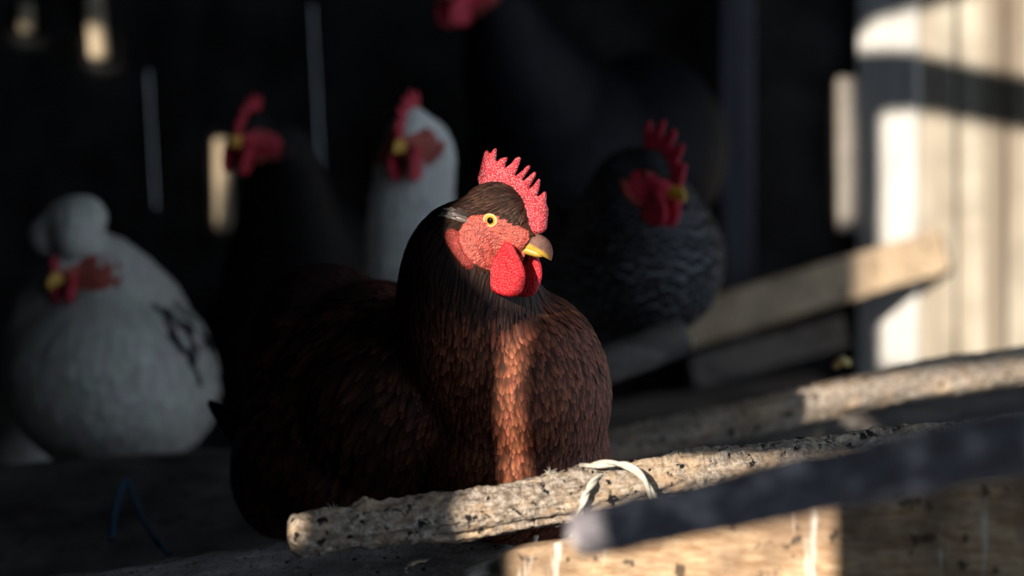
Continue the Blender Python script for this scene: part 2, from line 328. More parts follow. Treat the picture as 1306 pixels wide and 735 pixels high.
# ------------------------------------------------------------------ perches, sticks, planks
def catmull(pts, n):
    pts = [Vector(p) for p in pts]; q = [pts[0]*2-pts[1]]+pts+[pts[-1]*2-pts[-2]]; out = []
    for i in range(1, len(q)-2):
        for k in range(n):
            t = k/n; a, b, c, d = q[i-1], q[i], q[i+1], q[i+2]
            out.append(.5*((2*b)+(c-a)*t+(2*a-5*b+4*c-d)*t*t+(3*b-3*c+d-a)*t**3))
    out.append(q[-2]); return out
def log(name, pts, radii, mat, step=.004, seg=40, rough=.0016, seed=0, flatten=1., knots=(), parent=None, lump=.1):
    path = catmull(pts, 30); L = [0]
    for a, b in zip(path[:-1], path[1:]): L.append(L[-1]+(b-a).length)
    n = max(8, int(L[-1]/step)); ss = np.linspace(0, L[-1], n+1)
    pa = np.array([tuple(p) for p in path]); ctr = np.stack([np.interp(ss, L, pa[:, k]) for k in range(3)], 1)
    rad = np.interp(ss/L[-1], np.linspace(0, 1, len(radii)), radii)
    V = []; UV = []; Fc = []
    for i in range(n+1):
        a = Vector(ctr[max(i-1, 0)]); b = Vector(ctr[min(i+1, n)]); t = (b-a).normalized()
        up = (Vector((0, 0, 1))-t*t.z).normalized(); sd_ = t.cross(up)
        e = min(ss[i], L[-1]-ss[i])/(rad[i]*.55); cap = math.sqrt(max(0, 1-(1-min(e, 1))**2))*.92+.08
        for j in range(seg):
            th = 2*math.pi*j/seg+math.pi*1.5
            dr = Vector((ss[i]*6, math.cos(th)*.6, math.sin(th)*.6+seed*7))
            fib = noise.fractal(Vector((ss[i]*22, math.cos(th)*3.2, math.sin(th)*3.2+seed)), .9, 2, 4)
            fine = noise.noise(Vector((ss[i]*160, math.cos(th)*9+seed, math.sin(th)*9)))
            rr = rad[i]*(1+lump*noise.noise(dr*1.4))+rough*(fib*1.2+fine*.6)
            for (ks, kt, kr, kh) in knots:
                q = ((ss[i]-ks)/kr)**2+((math.atan2(math.sin(th-kt), math.cos(th-kt))*rad[i])/kr)**2
                rr += kh*math.exp(-q)
            rr *= cap
            V.append(Vector(ctr[i])+up*math.sin(th)*rr*flatten+sd_*math.cos(th)*rr); UV.append((ss[i], (j/seg)*2*math.pi*rad[i]+seed*.37))
    for i in range(n):
        for j in range(seg):
            k = (j+1) % seg; Fc.append((i*seg+j, i*seg+k, (i+1)*seg+k, (i+1)*seg+j))
    Fc.append(tuple(reversed(range(seg)))); Fc.append(tuple(n*seg+j for j in range(seg)))
    return mk(name, V, Fc, mat, parent=parent, uv=UV)
lg = log('perch_log', [P(366, 686, 1.63), P(430, 677, 1.635), P(600, 656, 1.66), P(800, 622, 1.69), P(1000, 597, 1.74), P(1200, 574, 1.80), P(1420, 548, 1.86), P(1800, 502, 1.98)],
         [.0145, .0155, .0185, .0185, .0185, .018, .018, .018, .018], M['log'], .0018, 80, .0030, 1, knots=((.055, 1.6, .006, .004), (.10, 1.7, .012, .003)))
tag(lg, 'pale sunlit debarked perch log tied with twine in front of the red hen', 'perch')
lg = log('perch_log', [P(-120, 800, 1.86), P(100, 762, 1.85), P(350, 728, 1.83), P(520, 716, 1.81), P(660, 722, 1.79)], [.019, .019, .0195, .02, .018], M['log_grey'], .003, 48, .0018, 2)
tag(lg, 'grey rough log lying low below the left end of the sunlit perch', 'perch')
st = log('foreground_stick', [P(722, 684, 1.21), P(800, 668, 1.205), P(920, 645, 1.19), P(1100, 604, 1.165), P(1306, 562, 1.13), P(1560, 512, 1.09), P(2100, 405, 1.0)], [.0115, .0135, .0148, .016, .0165, .017], M['stick'], .005, 40, .0012, 3)
tag(st, 'blurred blue grey round stick nearest the camera at lower right', 'stick')
lg = log('perch_log', [P(440, 640, 2.30), P(570, 615, 2.28), P(700, 590, 2.24), P(800, 567, 2.22), P(1000, 524, 2.22), P(1150, 489, 2.26), P(1306, 466, 2.30), P(1460, 440, 2.34)], [.0155, .0155, .0155, .016, .0165, .018, .018, .018], M['log'], .004, 40, .002, 4)
tag(lg, 'blurred perch log behind the foreground, sunlit only on its right half', 'perch')
lg = log('perch_log', [P(840, 590, 2.42), P(1040, 552, 2.44), P(1200, 523, 2.46), P(1420, 500, 2.5)], [.013, .014, .014, .014], M['beam_dark'], .006, 32, .002, 5)
tag(lg, 'thin dark brown log below the half sunlit perch at right', 'perch')
def plank(name, a, b, hh, th, mat, nrm=Vector((0, -1, 0)), taper=1., bev=.003, sub=60, seed=0, rough=.0012):
    """plank from a to b, hh half width across, th half thickness along nrm"""
    a = Vector(a); b = Vector(b); d = (b-a).normalized(); nrm = (nrm-d*nrm.dot(d)).normalized(); up = nrm.cross(d); V = []; Fc = []; UV = []
    ring = []
    K = 8
    for k in range(K): ring.append((-1+2*k/K, -1))
    for k in range(3): ring.append((1, -1+2*k/3))
    for k in range(K): ring.append((1-2*k/K, 1))
    for k in range(3): ring.append((-1, 1-2*k/3))
    R = len(ring); L = (b-a).length
    for i in range(sub+1):
        s = i/sub; e = 1-.06*math.exp(-min(s, 1-s)*L/.004); w_ = hh*(1+(taper-1)*s)
        c = a.lerp(b, s)
        for (p, q) in ring:
            p2 = p*w_*e; q2 = q*th*e
            v = c+up*p2+nrm*q2
            nn_ = noise.fractal(Vector((s*L*18, p*2+seed*3, q*2)), .9, 2, 3)*rough
            V.append(v+up*nn_*(p if abs(p) == 1 else 0)+nrm*nn_*(q if abs(q) == 1 else 0)); UV.append((s*L, p*hh))
    for i in range(sub):
        for j in range(R): k = (j+1) % R; Fc.append((i*R+j, (i+1)*R+j, (i+1)*R+k, i*R+k))
    Fc.append(tuple(range(R))); Fc.append(tuple(reversed([sub*R+j for j in range(R)])))
    m = mk(name, V, Fc, mat, smooth=False, origin=a)
    return m
pl = plank('roost_plank', P(850, 424, 2.96), P(1201, 319, rw_depth(1201)-.026), .0265, .010, M['plank'], seed=1)
tag(pl, 'tan sawn plank with a square cut end slanting up to the right wall', 'plank')
pl = log('roost_plank', [P(690, 498, 2.22), P(780, 464, 2.23), P(878, 426, 2.25)], [.0175, .0175, .0175], M['beam_dark'], .004, 32, .0012, 9)
tag(pl, 'short dark grey round ended plank under the barred hen', 'plank')
pl = plank('loose_board', P(720, 552, 2.88), P(1060, 500, 3.00), .05, .009, M['beam_dark'], nrm=Vector((0, -.35, 1)), seed=3)
tag(pl, 'dark flat board in the gloom between tan plank and middle perch', 'plank')
pl = plank('loose_board', P(880, 476, 2.99), P(1075, 422, 3.10), .020, .009, M['beam_dark'], seed=4)
tag(pl, 'dark board slanting close underneath the tan sawn plank', 'plank')
# soiled board under the foreground stick, front face toward the camera
M['soiled'] = None
def soiled():
    m = N('soiled tan board'); tc = m.n('ShaderNodeTexCoord'); o = tc.outputs['Object']
    g = m.noise(m.scale(o, (2, 10, 16)), 12, 6, .65); b = m.noise(o, 16, 4); st = m.noise(m.scale(o, (3.5, 3, .5)), 14, 4, .6); sp = m.noise(o, 70, 3)
    c = m.mix(m.ramp(g, [(.38, 0.), (.62, 1.)]), (.34, .20, .10), (.60, .43, .27))
    c = m.mix(m.ramp(b, [(.44, .75), (.6, 0.)]), c, (.17, .11, .07))
    c = m.mix(m.math('MULTIPLY', m.ramp(sp, [(.6, 0.), (.66, 1.)]), .8), c, (.02, .015, .012))
    c = m.mix(m.ramp(st, [(.62, 0.), (.70, .8)]), c, (.72, .70, .64))
    m.set(Base_Color=c, Roughness=.9); m.bump(m.math('ADD', g, sp), .8, .002); return m.m
M['soiled'] = soiled()
pl = plank('soiled_board', P(655, 800, 1.60), P(1900, 634, 1.42), .052, .011, M['soiled'], nrm=Vector((0, -1, .05)), seed=5)
tag(pl, 'brown board streaked with white droppings below the foreground stick', 'board')
pl = plank('soiled_board', P(-160, 640, 2.34), P(330, 607, 2.28), .026, .03, M['beam_dark'], seed=6)
pl.name = 'perch_beam'; tag(pl, 'dark beam under the crested white hen with blue twine', 'beam')
pl = plank('low_board', P(-160, 735, 2.20), P(420, 668, 2.12), .034, .012, M['beam_dark'], nrm=Vector((0, -.8, .6)), seed=7)
tag(pl, 'dim brown board at lower left behind the low grey log', 'board')

# ------------------------------------------------------------------ hens
class Frame:                                  # head frame: x forward, y left, z up
    def __init__(s, eye, yaw, pitch, roll=0., k=1., side=-1):
        y = math.radians(yaw); p = math.radians(pitch)
        f = Vector((math.cos(y)*math.cos(p), math.sin(y)*math.cos(p), -math.sin(p))); l = Vector((-math.sin(y), math.cos(y), 0)); u = f.cross(l)
        if roll: q = Matrix.Rotation(math.radians(roll), 3, f); l = q@l; u = q@u
        s.f, s.l, s.u, s.k = f, l, u, k
        s.o = eye - (l*(side*.0165))*k        # frame origin between the eyes
    def w(s, x, y, z): return s.o+(s.f*x+s.l*y+s.u*z)*s.k
    def loc(s, p): d = (p-s.o)/s.k; return d.dot(s.f), d.dot(s.l), d.dot(s.u)
RF = Frame(P(627, 281, 1.715), -30, 20)       # red hen's head
def unproj(zx, zy, yl=0.):                    # a point of the head seen in profile -> (x, z) in the head frame at side offset yl
    px = 560+zx/3.195; py = 170+zy/3.195
    dx = (px-627)/F*1.715; dz = -(py-281)/F*1.715
    a, b, c, d = RF.f.x, RF.u.x, RF.f.z, RF.u.z; ex = dx-RF.l.x*(yl+.0165); ez = dz
    det = a*d-b*c; return ((d*ex-b*ez)/det, (a*ez-c*ex)/det)
COMB = [unproj(*p) for p in [(158,192),(155,175),(163,150),(170,122),(176,95),(185,68),(195,62),(207,74),(218,62),(228,55),(235,64),(232,108),(250,98),(275,93),(278,102),(268,135),(290,122),(312,98),(325,94),(333,102),(318,150),(310,170),(338,152),(362,129),(372,138),(352,172),(340,192),(362,178),(386,157),(396,166),(380,202),(368,224),(386,210),(404,186),(412,192),(408,228),(400,256),(414,250),(428,238),(437,247),(436,285),(445,312),(441,352),(436,392),(420,408),(400,412),(370,420),(325,420),(285,350),(250,290),(210,250),(175,225)]]
WAT = [unproj(*p, yl=-.009) for p in [(285,440),(262,470),(225,520),(195,560),(189,585),(198,622),(228,650),(265,664),(300,670),(335,656),(352,625),(360,585),(357,550),(345,515),(332,485),(318,455)]]
LOBE = [unproj(*p, yl=-.018) for p in [(72,388),(66,405),(72,440),(90,475),(112,515),(130,545),(148,558),(160,545),(158,515),(138,480),(128,440),(118,405),(98,385)]]
FACE = [unproj(*p, yl=-.015) for p in [(136,345),(152,328),(190,320),(235,322),(275,342),(310,372),(345,400),(345,440),(320,480),(300,540),(250,565),(205,565),(178,545),(145,512),(128,470),(116,430),(122,385)]]
def dist_poly(pts, poly):
    a = np.array(poly); b = np.roll(a, -1, 0); d = b-a; out = np.full(len(pts), 9.)
    for i in range(len(a)):
        t = np.clip(((pts-a[i])@d[i])/(d[i]@d[i]+1e-12), 0, 1); out = np.minimum(out, np.linalg.norm(pts-(a[i]+t[:, None]*d[i]), axis=1))
    return out
def in_poly(p, poly):
    c = False; n = len(poly)
    for i in range(n):
        a, b = poly[i], poly[(i+1) % n]
        if (a[1] > p[1]) != (b[1] > p[1]) and p[0] < (b[0]-a[0])*(p[1]-a[1])/(b[1]-a[1])+a[0]: c = not c
    return c
def triang(poly, step, smooth=3):
    if smooth: poly = [tuple(p)[:2] for p in catmull([(a, b, 0) for a, b in poly]+[(poly[0][0], poly[0][1], 0)], smooth)][:-1]
    a = np.array(poly); lo, hi = a.min(0), a.max(0); pts = []
    y = lo[1]; r = 0
    while y < hi[1]:
        x = lo[0]+(step/2 if r % 2 else 0)
        while x < hi[0]:
            if in_poly((x, y), poly): pts.append((x, y))
            x += step
        y += step*.87; r += 1
    pts = np.array(pts); pts = pts[dist_poly(pts, poly) > step*.35] if len(pts) else np.zeros((0, 2))
    vs = [Vector(p) for p in poly]+[Vector(p) for p in pts]; n = len(poly)
    r = delaunay_2d_cdt(vs, [(i, (i+1) % n) for i in range(n)], [], 0, 1e-7)
    V2 = np.array([tuple(v) for v in r[0]]); Fc = [f for f in r[2] if in_poly(sum((Vector(V2[i]) for i in f), Vector((0, 0)))/len(f), poly)]
    return V2, Fc, dist_poly(V2, poly)
def pillow(name, poly, T, D, fr, mat, parent, yc=0., step=.0012, tfun=None, bumpy=.0002, bend=None):
    V2, Fc, d = triang(poly, step); n = len(V2); t = T*np.sqrt(1-(1-np.clip(d/D, 0, 1))**2)
    if tfun is not None: t = t*np.array([tfun(x, z) for x, z in V2])
    V = []; 
    for s in (-1, 1):
        for i in range(n):
            x, z = V2[i]; b = bumpy*noise.noise(Vector((x, z, s*.01))*900)*(t[i]/T)
            yy = yc+(bend(x, z) if bend else 0)
            V.append(fr.w(x, yy+s*(t[i]+b), z))
    faces = [tuple(f) for f in Fc]+[tuple(n+i for i in reversed(f)) for f in Fc]
    o = mk(name, V, faces, mat, parent=parent)
    bm = bmesh.new(); bm.from_mesh(o.data); bmesh.ops.remove_doubles(bm, verts=bm.verts, dist=.00002); bmesh.ops.recalc_face_normals(bm, faces=bm.faces)
    for f in bm.faces: f.smooth = True
    bm.to_mesh(o.data); bm.free(); return o
def beak_half(name, fr, ctr, mat, parent, half, seg=14):
    """ctr: list of (x, ztop, zbot, halfwidth); half=+1 upper, -1 lower mandible"""
    V = []; Fc = []; UV = []
    cc = catmull([(a, b, c) for a, b, c, d in ctr], 5); ww = catmull([(d, 0, 0) for a, b, c, d in ctr], 5)
    for c, q in zip(cc, ww):
        x, zt, zb = c; hw = max(q.x, .0002)
        for j in range(seg):
            th = 2*math.pi*j/seg; cy = math.cos(th); sz = math.sin(th)
            if half > 0: z = zb+(zt-zb)*(max(sz, 0)**.8) if sz > 0 else zb+(zt-zb)*.10*sz; y = hw*cy*(1 if sz > 0 else .9)
            else: z = zt-(zt-zb)*(max(-sz, 0)**.8) if sz < 0 else zt+(zt-zb)*.08*sz; y = hw*cy
            V.append(fr.w(x, y, z)); UV.append((len(V)/seg/len(cc), min(1, max(0, (z-zb)/(zt-zb+1e-6)))))
    n = len(cc)
    for i in range(n-1):
        for j in range(seg): k = (j+1) % seg; Fc.append((i*seg+j, i*seg+k, (i+1)*seg+k, (i+1)*seg+j))
    Fc.append(tuple(reversed(range(seg)))); Fc.append(tuple((n-1)*seg+j for j in range(seg)))
    return mk(name, V, Fc, mat, parent=parent, uv=UV)
def sphere_vf(c, ax, r, V, Fc, nu=28, nv=16):
    b = len(V)
    for i in range(nv+1):
        ph = math.pi*i/nv
        for j in range(nu):
            th = 2*math.pi*j/nu; V.append(c+ax[0]*(r[0]*math.sin(ph)*math.cos(th))+ax[1]*(r[1]*math.sin(ph)*math.sin(th))+ax[2]*(r[2]*math.cos(ph)))
    for i in range(nv):
        for j in range(nu): k = (j+1) % nu; Fc.append((b+i*nu+j, b+(i+1)*nu+j, b+(i+1)*nu+k, b+i*nu+k))
AX = (Vector((1,0,0)), Vector((0,1,0)), Vector((0,0,1)))
FPROF = [(0, .45), (.2, .85), (.45, 1.), (.7, .95), (.85, .72), (.95, .42), (1, .12)]
def feathers(name, bvh, roots, mat, parent, cols=3, lift=.06):
    """roots: list of (pos, dir, L, W, rgb)"""
    V = []; Fc = []; UV = []; C = []
    R = len(FPROF); js = np.linspace(-1, 1, cols)
    for (p, t, L, W, rgb) in roots:
        q, n, _, _ = bvh.find_nearest(p)
        if q is None: continue
        t = t-n*t.dot(n)
        if t.length < 1e-4: continue
        t.normalize(); b0 = len(V); lf = lift*random.uniform(.5, 1.5); h0 = random.uniform(.0002, .0012); c = q.copy(); prev = 0; tw = random.uniform(-.16, .16)
        t = (t+n.cross(t)*tw).normalized()
        for s, wd in FPROF:
            c = c+t*L*(s-prev); prev = s
            qq, nn, _, _ = bvh.find_nearest(c); c = qq.copy()
            t = t-nn*t.dot(nn); t = t.normalized() if t.length > 1e-5 else Vector((0, 0, -1))
            side = nn.cross(t); ct = c+nn*(h0+lf*L*s)
            for j in js:
                o = ct+side*(j*W*.5*wd)-nn*(abs(j)**1.6*W*.12*wd)
                V.append(o); UV.append((.5+j*.5, s)); C.append(rgb)
        for i in range(R-1):
            for k in range(cols-1):
                a = b0+i*cols+k; Fc.append((a, a+1, a+cols+1, a+cols))
    if not V: return None
    return mk(name, V, Fc, mat, parent=parent, uv=UV, colr=np.array(C))
def build_hen(spec):
    fr = spec['head']; k = fr.k; V = []; Fc = []
    hax = (fr.f, fr.l, fr.u)
    for (c, r) in (((-.006, 0, .002), (.027, .0185, .024)), ((.012, 0, -.006), (.020, .013, .015)), ((-.002, 0, -.014), (.020, .014, .016))):
        sphere_vf(fr.w(*c), hax, [x*k for x in r], V, Fc)
    if spec.get('crest'):
        for (c, r) in spec['crest']: sphere_vf(fr.w(*c), hax, [x*k for x in r], V, Fc)
    for (px, py, d, rx, ry, rz, rot) in spec['body']:
        q = Matrix.Rotation(math.radians(rot), 3, 'Y'); s = d/F
        sphere_vf(P(px, py, d), [q@a for a in AX], (rx*s, ry, rz*s), V, Fc)
    nk = spec['neck']; path = [P(a, b, d) for a, b, d, r in nk]; rr = [(r*d/F) for a, b, d, r in nk]
    path = [fr.w(-.012, 0, -.004)]+path; rr = [.018*k]+rr
    cc = catmull(path, 6); rc = catmull([(r, 0, 0) for r in rr], 6)
    for c, r in zip(cc, rc): sphere_vf(c, AX, (r.x,)*3, V, Fc, 20, 12)
    me = bpy.data.meshes.new('t'); me.from_pydata([tuple(v) for v in V], [], Fc)
    t = bpy.data.objects.new('t', me); COL.objects.link(t)
    rm = t.modifiers.new('r', 'REMESH'); rm.mode = 'VOXEL'; rm.voxel_size = spec.get('vox', .0035)
    sm = t.modifiers.new('s', 'SMOOTH'); sm.iterations = spec.get('smooth', 10); sm.factor = .5
    dg = bpy.context.evaluated_depsgraph_get(); me2 = bpy.data.meshes.new_from_object(t.evaluated_get(dg)); bpy.data.objects.remove(t); bpy.data.meshes.remove(me)
    vs = [v.co.copy() for v in me2.vertices]; fs = [tuple(p.vertices) for p in me2.polygons]
    zmin = min(v.z for v in vs); cx = np.mean([v.x for v in vs]); cy = np.mean([v.y for v in vs])
    body = mk('hen', vs, fs, spec['down'], origin=(cx, cy, zmin)); bvh = BVHTree.FromPolygons(vs, fs)
    tag(body, spec['label'], 'hen', spec.get('group'))
    # ---- bare skin, comb, wattles, beak, eyes
    far = spec.get('far', True)
    for side in (-1, 1):
        V2, F2, d = triang(FACE, .0016 if not far else .003)
        vv = []
        for (x, z), dd in zip(V2, d):
            hit, nn, _, _ = bvh.ray_cast(fr.w(x, side*.06, z), -fr.l*side)
            if hit is None or (hit-fr.w(x, 0, z)).dot(fr.l*side) < 0: hit = fr.w(x, side*.004, z); nn = fr.l*side
            off = (.0022*min(dd/.004, 1)-.0006+.0004*noise.noise(Vector((x*500, z*900, 0))))*k
            vv.append(hit+fr.l*side*off)
        fc = [tuple(f) if side < 0 else tuple(reversed(f)) for f in F2]
        fo = mk('face', vv, fc, spec.get('face_mat', M['face']), parent=body); fo['label'] = 'bare red face skin'
        e = fr.w(0, side*.0165, 0); hit, nn, _, _ = bvh.ray_cast(fr.w(0, side*.06, 0), -fr.l*side)
        if hit is not None: e = hit
        ec = e-fr.l*side*.0018*k
        # eye as its own object frame so its rings face outward
        ev = []; ef = []; sphere_vf(Vector(), AX, (.0050*k,)*3, ev, ef, 32, 20)
        em = bpy.data.meshes.new('eye'); em.from_pydata([tuple(v) for v in ev], [], ef); em.polygons.foreach_set('use_smooth', [True]*len(ef)); em.materials.append(spec.get('eye_mat', M['eye']))
        eo = bpy.data.objects.new('eye', em); COL.objects.link(eo); eo.parent = body
        look = (fr.l*side+fr.f*.22).normalized(); eo.matrix_local = Matrix.Translation(ec-origin_of(body))@look.to_track_quat('Y', 'Z').to_matrix().to_4x4()
        lv = []; lf = []; ct = e+look*.0022*k; a1 = look.cross(fr.u).normalized(); a2 = look.cross(a1)
        for i in range(28):
            th = 2*math.pi*i/28
            for j in range(8):
                ph = 2*math.pi*j/8; R0 = .0046*k; r0 = .0010*k
                lv.append(ct+(a1*math.cos(th)+a2*math.sin(th)*.86)*(R0+r0*math.cos(ph))+look*r0*math.sin(ph)-look*.0012*k)
        for i in range(28):
            for j in range(8): a = i*8+j; b = i*8+(j+1) % 8; c = ((i+1) % 28)*8+(j+1) % 8; dd = ((i+1) % 28)*8+j; lf.append((a, b, c, dd))
        mk('eyelid', lv, lf, spec.get('lid_mat', M['lid']), parent=body)
        if not spec.get('no_wattle'):
            pillow('wattle', WAT, .0030*k, .006, fr, spec['wat_mat'], body, yc=side*.0135, step=.0016, bend=lambda x, z: side*.003*math.sin((z+.02)*60), bumpy=.0005)
            V2, F2, d = triang(LOBE, .0012 if not far else .003); lvv = []
            for (x, z), dd in zip(V2, d):
                hit, nn, _, _ = bvh.ray_cast(fr.w(x, side*.08, z), -fr.l*side)
                if hit is None: hit = fr.w(x, side*.018, z)
                q_ = min(dd/.0035, 1); off = (.0040*math.sqrt(1-(1-q_)**2)-.0008+.0005*noise.noise(Vector((x*400, z*400, 3))))*k
                lvv.append(hit+fr.l*side*off)
            mk('earlobe', lvv, [tuple(f) if side < 0 else tuple(reversed(f)) for f in F2], M['lobe'], parent=body)
    if spec.get('comb') is not None:
        pillow('comb', spec['comb'], .0030*k, .0045, fr, spec['comb_mat'], body, step=.0011 if not far else .002, tfun=lambda x, z: 1.25-.55*min(1, max(0, z/.05)), bumpy=.0006, bend=spec.get('comb_bend'))
    U = [unproj(*p) for p in ((275,412),(345,402),(388,404),(420,418),(446,444),(461,480),(456,517))]
    Lo = [unproj(*p) for p in ((275,438),(330,452),(385,472),(420,490),(440,504),(452,514),(457,520))]
    ws = [.0090, .0074, .0058, .0046, .0034, .0020, .0004]
    ctr = [((a[0]+b[0])/2, a[1], b[1], w_) for a, b, w_ in zip(U, Lo, ws)]
    # keep sections inside the sheet of the beak: x from the middle, heights from the traced edges
    beak_half('beak', fr, ctr, spec['beak_mat'], body, 1)
    l0 = [unproj(*p) for p in ((300,446),(340,458),(380,474),(410,488),(430,498))]; l1 = [unproj(*p) for p in ((300,480),(340,490),(378,502),(408,508),(431,504))]
    lb = beak_half('lower_beak', fr, [((a[0]+b[0])/2, a[1], b[1], w_) for a, b, w_ in zip(l0, l1, (.0065, .006, .005, .0035, .001))], spec['low_mat'], body, -1)
    if spec.get('low_label'): lb['label'] = spec['low_label']
    # ---- plumage
    ctrl = [(P(*c[:3]), Vector(c[3]).normalized()) for c in spec['flow']]
    def flow(p):
        s = Vector()
        for c, d in ctrl: s += d/((p-c).length_squared+1e-4)**1.5
        x, y, z = fr.loc(p); hd = Vector((x, y, z)).length
        if hd < .045:
            a = max(0, 1-hd/.045)
            s = s.normalized()*(1-a)+(-fr.f*.9-fr.u*.35)*a*1.6
        return s
    tri = []
    for f in fs:
        for i in range(1, len(f)-1): tri.append((f[0], f[i], f[i+1]))
    va = np.array([tuple(v) for v in vs]); ta = np.array(tri); A = va[ta[:, 0]]; B = va[ta[:, 1]]; Cc = va[ta[:, 2]]
    area = np.linalg.norm(np.cross(B-A, Cc-A), axis=1)/2; cum = np.cumsum(area); cum /= cum[-1]
    ncand = spec['cand']; idx = np.searchsorted(cum, rng.random(ncand)); r1 = np.sqrt(rng.random(ncand)); r2 = rng.random(ncand)
    pts = A[idx]*(1-r1)[:, None]+B[idx]*(r1*(1-r2))[:, None]+Cc[idx]*(r1*r2)[:, None]
    grid = {}; roots = []; wing = []; xmin, xmax = FACE[0][0], 0
    for p in pts:
        pv = Vector(p); x, y, z = fr.loc(pv)
        hd = math.sqrt(x*x+y*y+z*z)
        if hd < .07:
            if in_poly((x, z), FACE) and abs(y) > .003: continue
            if in_poly((x, z), LOBE) and abs(y) > .008: continue
            if x > .020 and z < .012: continue
            if x > .03: continue
        rg = spec['size'](pv, (x, y, z), hd)
        if rg is None: continue
        L, W, rgb, wg = rg; sp = max(W*spec.get('pack', .42), .0012)
        key = (int(p[0]//sp), int(p[1]//sp), int(p[2]//sp), round(sp, 4))
        if key in grid: continue
        grid[key] = 1
        if hd < .07:                         # keep the bare face clear of feather tips
            fd = flow(pv).normalized(); tx, ty, tz = fr.loc(pv+fd*L*.8); mx, my, mz = fr.loc(pv+fd*L*.4)
            if in_poly((tx, tz), FACE) or in_poly((mx, mz), FACE): L *= .35
        L *= random.uniform(.8, 1.2); W *= random.uniform(.85, 1.15)
        (wing if wg else roots).append((pv, flow(pv), L, W, rgb))
    feathers('plumage', bvh, roots, spec['fmat'], body, spec.get('cols', 3), spec.get('lift', .06))
    if wing:
        wo = feathers('wing', bvh, wing, spec['fmat'], body, 5, .09)
    spec['n'] = (len(roots), len(wing)); print(spec['label'], spec['n'], len(vs))
    return body, bvh
def big_feather(name, a, b, wd, colr, mat, parent, sag=.01):
    """a stiff quill feather with depth: two curved vanes and a shaft"""
    a = Vector(a); b = Vector(b); t = (b-a).normalized(); side = t.cross(Vector((0, -1, 0))).normalized(); nn = side.cross(t); V = []; Fc = []; UV = []; n = 12
    for i in range(n+1):
        s = i/n; pr = math.sin(math.pi*min(1, .12+s*.86))**.5; c = a.lerp(b, s)-Vector((0, 0, sag*math.sin(math.pi*s)))
        for j in range(7):
            u = -1+2*j/6; V.append(c+side*u*wd*pr+nn*(.0015*(1-abs(u)**.5)+.0008)); UV.append((j/6, s*.6))
        for j in range(7):
            u = 1-2*j/6; V.append(c+side*u*wd*pr-nn*.0004); UV.append((j/6, s*.6))
    for i in range(n):
        for j in range(14): k = (j+1) % 14; Fc.append((i*14+j, i*14+k, (i+1)*14+k, (i+1)*14+j))
    Fc.append(tuple(reversed(range(14)))); Fc.append(tuple(n*14+j for j in range(14)))
    return mk(name, V, Fc, mat, parent=parent, uv=UV, colr=np.tile(np.array(colr), (len(V), 1)))

def jit(c, a=.25):
    f = 1+random.uniform(-a, a); g = 1+random.uniform(-.08, .08); return (c[0]*f, c[1]*f*g, c[2]*f)
# ---- red hen
def red_size(p, h, hd):
    px = 653+p.x/p.y*F; py = 367.5-(p.z-CZ)/p.y*F
    if hd < .034: return (.015, .0020, jit((.030, .013, .008), .5), False)
    if hd < .055: return (.026, .0032, jit((.024, .010, .007), .4), False)
    # mahogany hackle and back, darkened in colour to stand for shade, turning to a brighter red brown over the whole breast
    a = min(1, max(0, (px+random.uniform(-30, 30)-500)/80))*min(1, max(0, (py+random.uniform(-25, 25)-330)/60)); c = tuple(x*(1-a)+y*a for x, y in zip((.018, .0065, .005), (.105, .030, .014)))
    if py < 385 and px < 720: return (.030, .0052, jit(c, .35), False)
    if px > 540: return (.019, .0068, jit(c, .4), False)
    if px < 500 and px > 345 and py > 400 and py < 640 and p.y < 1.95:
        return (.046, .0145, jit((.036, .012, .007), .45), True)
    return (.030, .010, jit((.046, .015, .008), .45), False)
red = dict(head=RF, far=False, vox=.003, smooth=14, down=M['red_b'], fmat=M['red_f'], wat_mat=M['wattle'], comb_mat=M['comb'], comb=COMB, beak_mat=M['beak'], low_mat=M['beak_low'], low_label='yellow lower beak',
    label='large red brown hen with sunlit face and serrated comb behind the front perch', cand=120000, cols=5, size=red_size, lift=.05,
    body=[(666, 505, 1.80, 112, .075, 135, 0), (655, 585, 1.82, 122, .085, 110, 0), (560, 520, 1.87, 175, .10, 145, 0), (430, 485, 1.95, 112, .085, 148, -14), (372, 590, 1.96, 74, .07, 96, 10), (500, 610, 1.89, 150, .075, 80, 0), (480, 500, 1.91, 130, .09, 140, 0), (440, 560, 1.92, 130, .085, 115, 0)],
    neck=[(592, 320, 1.745, 62), (594, 365, 1.765, 84), (608, 420, 1.785, 98), (640, 480, 1.80, 110)],
    flow=[(590, 300, 1.74, (-.15, 0, -1)), (560, 260, 1.74, (-.6, 0, -.8)), (600, 400, 1.70, (-.05, 0, -1)), (680, 420, 1.74, (.25, 0, -1)), (680, 520, 1.73, (.08, 0, -1)), (760, 540, 1.8, (.05, .1, -1)), (600, 560, 1.74, (-.1, 0, -1)),
          (520, 460, 1.78, (-.55, 0, -.8)), (460, 420, 1.88, (-.8, .1, -.5)), (400, 380, 1.95, (-.85, .2, -.4)), (420, 520, 1.87, (-.8, .1, -.45)), (340, 470, 1.95, (-.6, .4, -.8)), (350, 620, 1.93, (-.5, .2, -.9)), (480, 600, 1.82, (-.6, 0, -.7))])
hen, hb = build_hen(red)
# nostril and ear tuft
V = []; Fc = []; x_, z_ = unproj(374, 412, -.006); sphere_vf(RF.w(x_, -.0052, z_), (RF.f, RF.l, RF.u), (.0026, .0014, .0011), V, Fc, 12, 8); mk('nostril', V, Fc, M['red_b'], parent=hen)
er = []
for i in range(90):
    ex, ez = unproj(random.uniform(68, 130), random.uniform(335, 385), -.018)
    er.append((RF.w(ex, -.019, ez), -RF.f-RF.u*.3, .009, .0016, jit((.16, .13, .11), .5) if i % 3 else (.03, .018, .012)))
e = feathers('ear_tuft', hb, er, M['red_f'], hen, 3, .25); e['label'] = 'grey brown bristly ear tuft'
